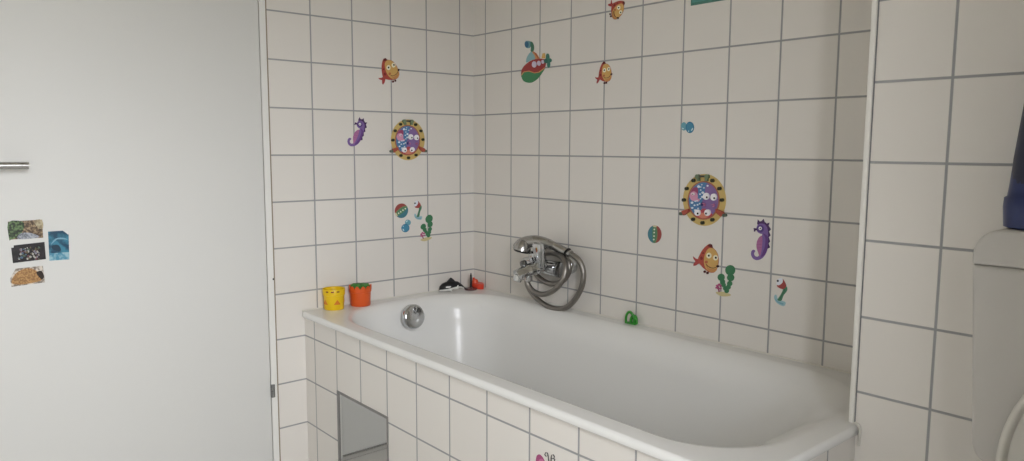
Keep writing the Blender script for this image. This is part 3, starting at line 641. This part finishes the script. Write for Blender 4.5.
# pink butterfly on the tub surround
c8 = (520, 440, 20.48)
wing = rnd([(328,400),(345,325),(385,293),(430,312),(475,368),(515,440),(560,520),(590,600),(540,640),(450,620),(370,560),(335,480)])
wing2 = rnd([(430,640),(520,650),(590,640),(600,720),(550,800),(480,790),(425,720)])
def mir(pts): return [(1310-x, y+ (x<2000)*(2*(655-x))*.42) for x, y in pts]
BFLY = [(wing, '#b03f7c'), (wing2, '#9a3570'), (mir(wing), '#b03f7c'), (mir(wing2), '#9a3570'), (ell(440,450,55,70,20), '#cc6a9c'), (stroke([(620,560),(650,680),(668,820)], 46), '#3a3436'),
 (stroke([(565,320),(540,335),(512,300),(530,255),(565,262),(580,310),(588,380),(600,450),(625,560)], 11), '#4a4648'),
 (stroke([(660,372),(690,380),(712,345),(690,300),(655,305),(645,350),(645,400),(640,460),(632,560)], 11), '#4a4648'), (stroke([(700,380),(720,400),(706,440)], 9), '#4a4648')]
decal('butterfly_sticker', 'apron', [([uv('apron', c8, p) for p in pts], c) for pts, c in BFLY], 'pink butterfly sticker with curled feelers on the tub surround', 'sticker')
# ------------------------------------------------------------------ photo prints on the door
c9 = (0, 210, 5.424)
def nz(name, c0, c1_, sc_, c2_=None, lo=.4, hi=.6):
    m = bpy.data.materials.new(name); m.use_nodes = True; nt = m.node_tree; b = nt.nodes['Principled BSDF']; b.inputs['Roughness'].default_value = .3
    n = nt.nodes.new('ShaderNodeTexNoise'); n.inputs['Scale'].default_value = sc_; n.inputs['Detail'].default_value = 4
    tc = nt.nodes.new('ShaderNodeTexCoord'); nt.links.new(tc.outputs['Object'], n.inputs['Vector'])
    r = nt.nodes.new('ShaderNodeValToRGB'); r.color_ramp.elements[0].color = lin(c0); r.color_ramp.elements[0].position = lo; r.color_ramp.elements[1].color = lin(c1_); r.color_ramp.elements[1].position = hi
    if c2_: e = r.color_ramp.elements.new((lo+hi)/2); e.color = lin(c2_)
    nt.links.new(n.outputs['Fac'], r.inputs[0]); nt.links.new(r.outputs[0], b.inputs['Base Color']); return m
SM['ph_green'] = nz('print_foliage', '#16210f', '#5f7a4a', 160, '#2f4522')
SM['ph_brown'] = nz('print_earth', '#4a3826', '#a08a6a', 170, '#6f5a42')
SM['ph_grey'] = nz('print_rocks', '#6a6f78', '#a9adb6', 200)
SM['ph_tan'] = nz('print_bank', '#8a7a5e', '#b5a98a', 120)
SM['ph_sand'] = nz('print_sand', '#8a6338', '#b98f5c', 260)
SM['ph_pale'] = nz('print_pale_rock', '#7a7064', '#d5ccc0', 120)
SM['ph_black'] = nz('print_night', '#0b0a0d', '#241c22', 80)
SM['ph_blue'] = nz('print_water', '#17455f', '#3b8099', 45)
SM['ph_blue2'] = nz('print_water_light', '#4a8ca6', '#9cc0cc', 90)
PAPER = '#e2e2de'
ph = [('landscape photo print of green bushes and brown bank, topmost of the prints on the door',
   [([(42,63),(228,52),(234,150),(50,161)], 'ph_brown'), (rnd([(44,66),(120,62),(130,95),(105,140),(60,160),(50,158)],3), 'ph_green'), (rnd([(185,58),(228,54),(232,100),(205,95)],3), 'ph_tan'), (rnd([(105,130),(150,122),(200,135),(205,150),(100,158)],3), 'ph_grey')]),
  ('dark photo print with coloured specks, middle of the left column on the door',
   [([(60,205),(74,204),(74,192),(241,173),(249,266),(70,288)], 'ph_black')]+[(ell(100+random.random()*110, 200+random.random()*68, 2.5+random.random()*5, 2.5+random.random()*5, 8), random.choice(['#8d8a98','#6f6240','#51708c','#7d4a52','#b9b6ac','#586f5a'])) for _ in range(60)]),
  ('photo print of a round sandy mound, lowest of the prints on the door',
   [([(85,318),(232,302),(244,392),(62,417),(54,372)], 'ph_pale'), (rnd([(62,395),(80,350),(120,322),(165,316),(205,335),(228,375),(190,392),(110,404)]), 'ph_sand'), (rnd([(196,340),(225,330),(238,360),(225,376)],3), '#33261c')]),
  ('blue underwater photo print with a ray, right of the other prints on the door',
   [([(260,117),(340,112),(372,132),(376,268),(268,275)], 'ph_blue'), ([(266,235),(375,228),(376,268),(268,275)], 'ph_blue2'), (rnd([(280,195),(300,188),(318,192),(330,215),(318,224),(285,212)],3), '#1d4056'), (rnd([(275,190),(300,155),(340,150),(368,160),(330,158),(305,162)],3), '#6fa9c2'), ([(342,112),(368,116),(370,134)], PAPER)])]
for lb, sh in ph:
    decal('photo_print', 'door', [([uv('door', c9, p) for p in pts], c) for pts, c in sh], lb, 'photo', 'photo prints on the door', t0=.006)

# ------------------------------------------------------------------ light: overcast sky through the window
w = bpy.data.worlds.new('sky'); sc.world = w; w.use_nodes = True; nt = w.node_tree; bg = nt.nodes['Background']
tc = nt.nodes.new('ShaderNodeTexCoord'); sp = nt.nodes.new('ShaderNodeSeparateXYZ'); cr = nt.nodes.new('ShaderNodeValToRGB'); mr = nt.nodes.new('ShaderNodeMapRange')
nt.links.new(tc.outputs['Generated'], sp.inputs[0]); nt.links.new(sp.outputs['Z'], mr.inputs['Value']); mr.inputs['From Min'].default_value = -1
nt.links.new(mr.outputs[0], cr.inputs[0]); e = cr.color_ramp.elements
e[0].position = .46; e[0].color = (.10,.10,.09,1); e[1].position = .56; e[1].color = (.94,.957,1.0,1)
nt.links.new(cr.outputs[0], bg.inputs['Color']); bg.inputs['Strength'].default_value = 28.6
def area(name, loc, rot, sx, sy, energy=0, portal=False, color=(1,1,1)):
    l = bpy.data.lights.new(name, 'AREA'); l.shape = 'RECTANGLE'; l.size = sx; l.size_y = sy; l.energy = energy; l.color = color
    if portal: l.cycles.is_portal = True
    o = bpy.data.objects.new(name, l); o.location = loc; o.rotation_euler = rot; col.objects.link(o); return o
area('window_portal', W(RX+.58, (WY0+WY1)/2, (WZ0+WZ1)/2), (0, math.radians(90), 0), (WZ1-WZ0)*S, (WY1-WY0)*S, portal=True)
sc.cycles.use_denoising = True
try: sc.cycles.denoiser = 'OPENIMAGEDENOISE'
except Exception: pass
sc.cycles.max_bounces = 10; sc.cycles.diffuse_bounces = 6; sc.cycles.glossy_bounces = 5
sc.cycles.sample_clamp_indirect = 8
sc.view_settings.view_transform = 'Standard'; sc.view_settings.look = 'None'
sc.view_settings.gamma = 1; sc.view_settings.use_curve_mapping = False
sc.view_settings.exposure = 0.0
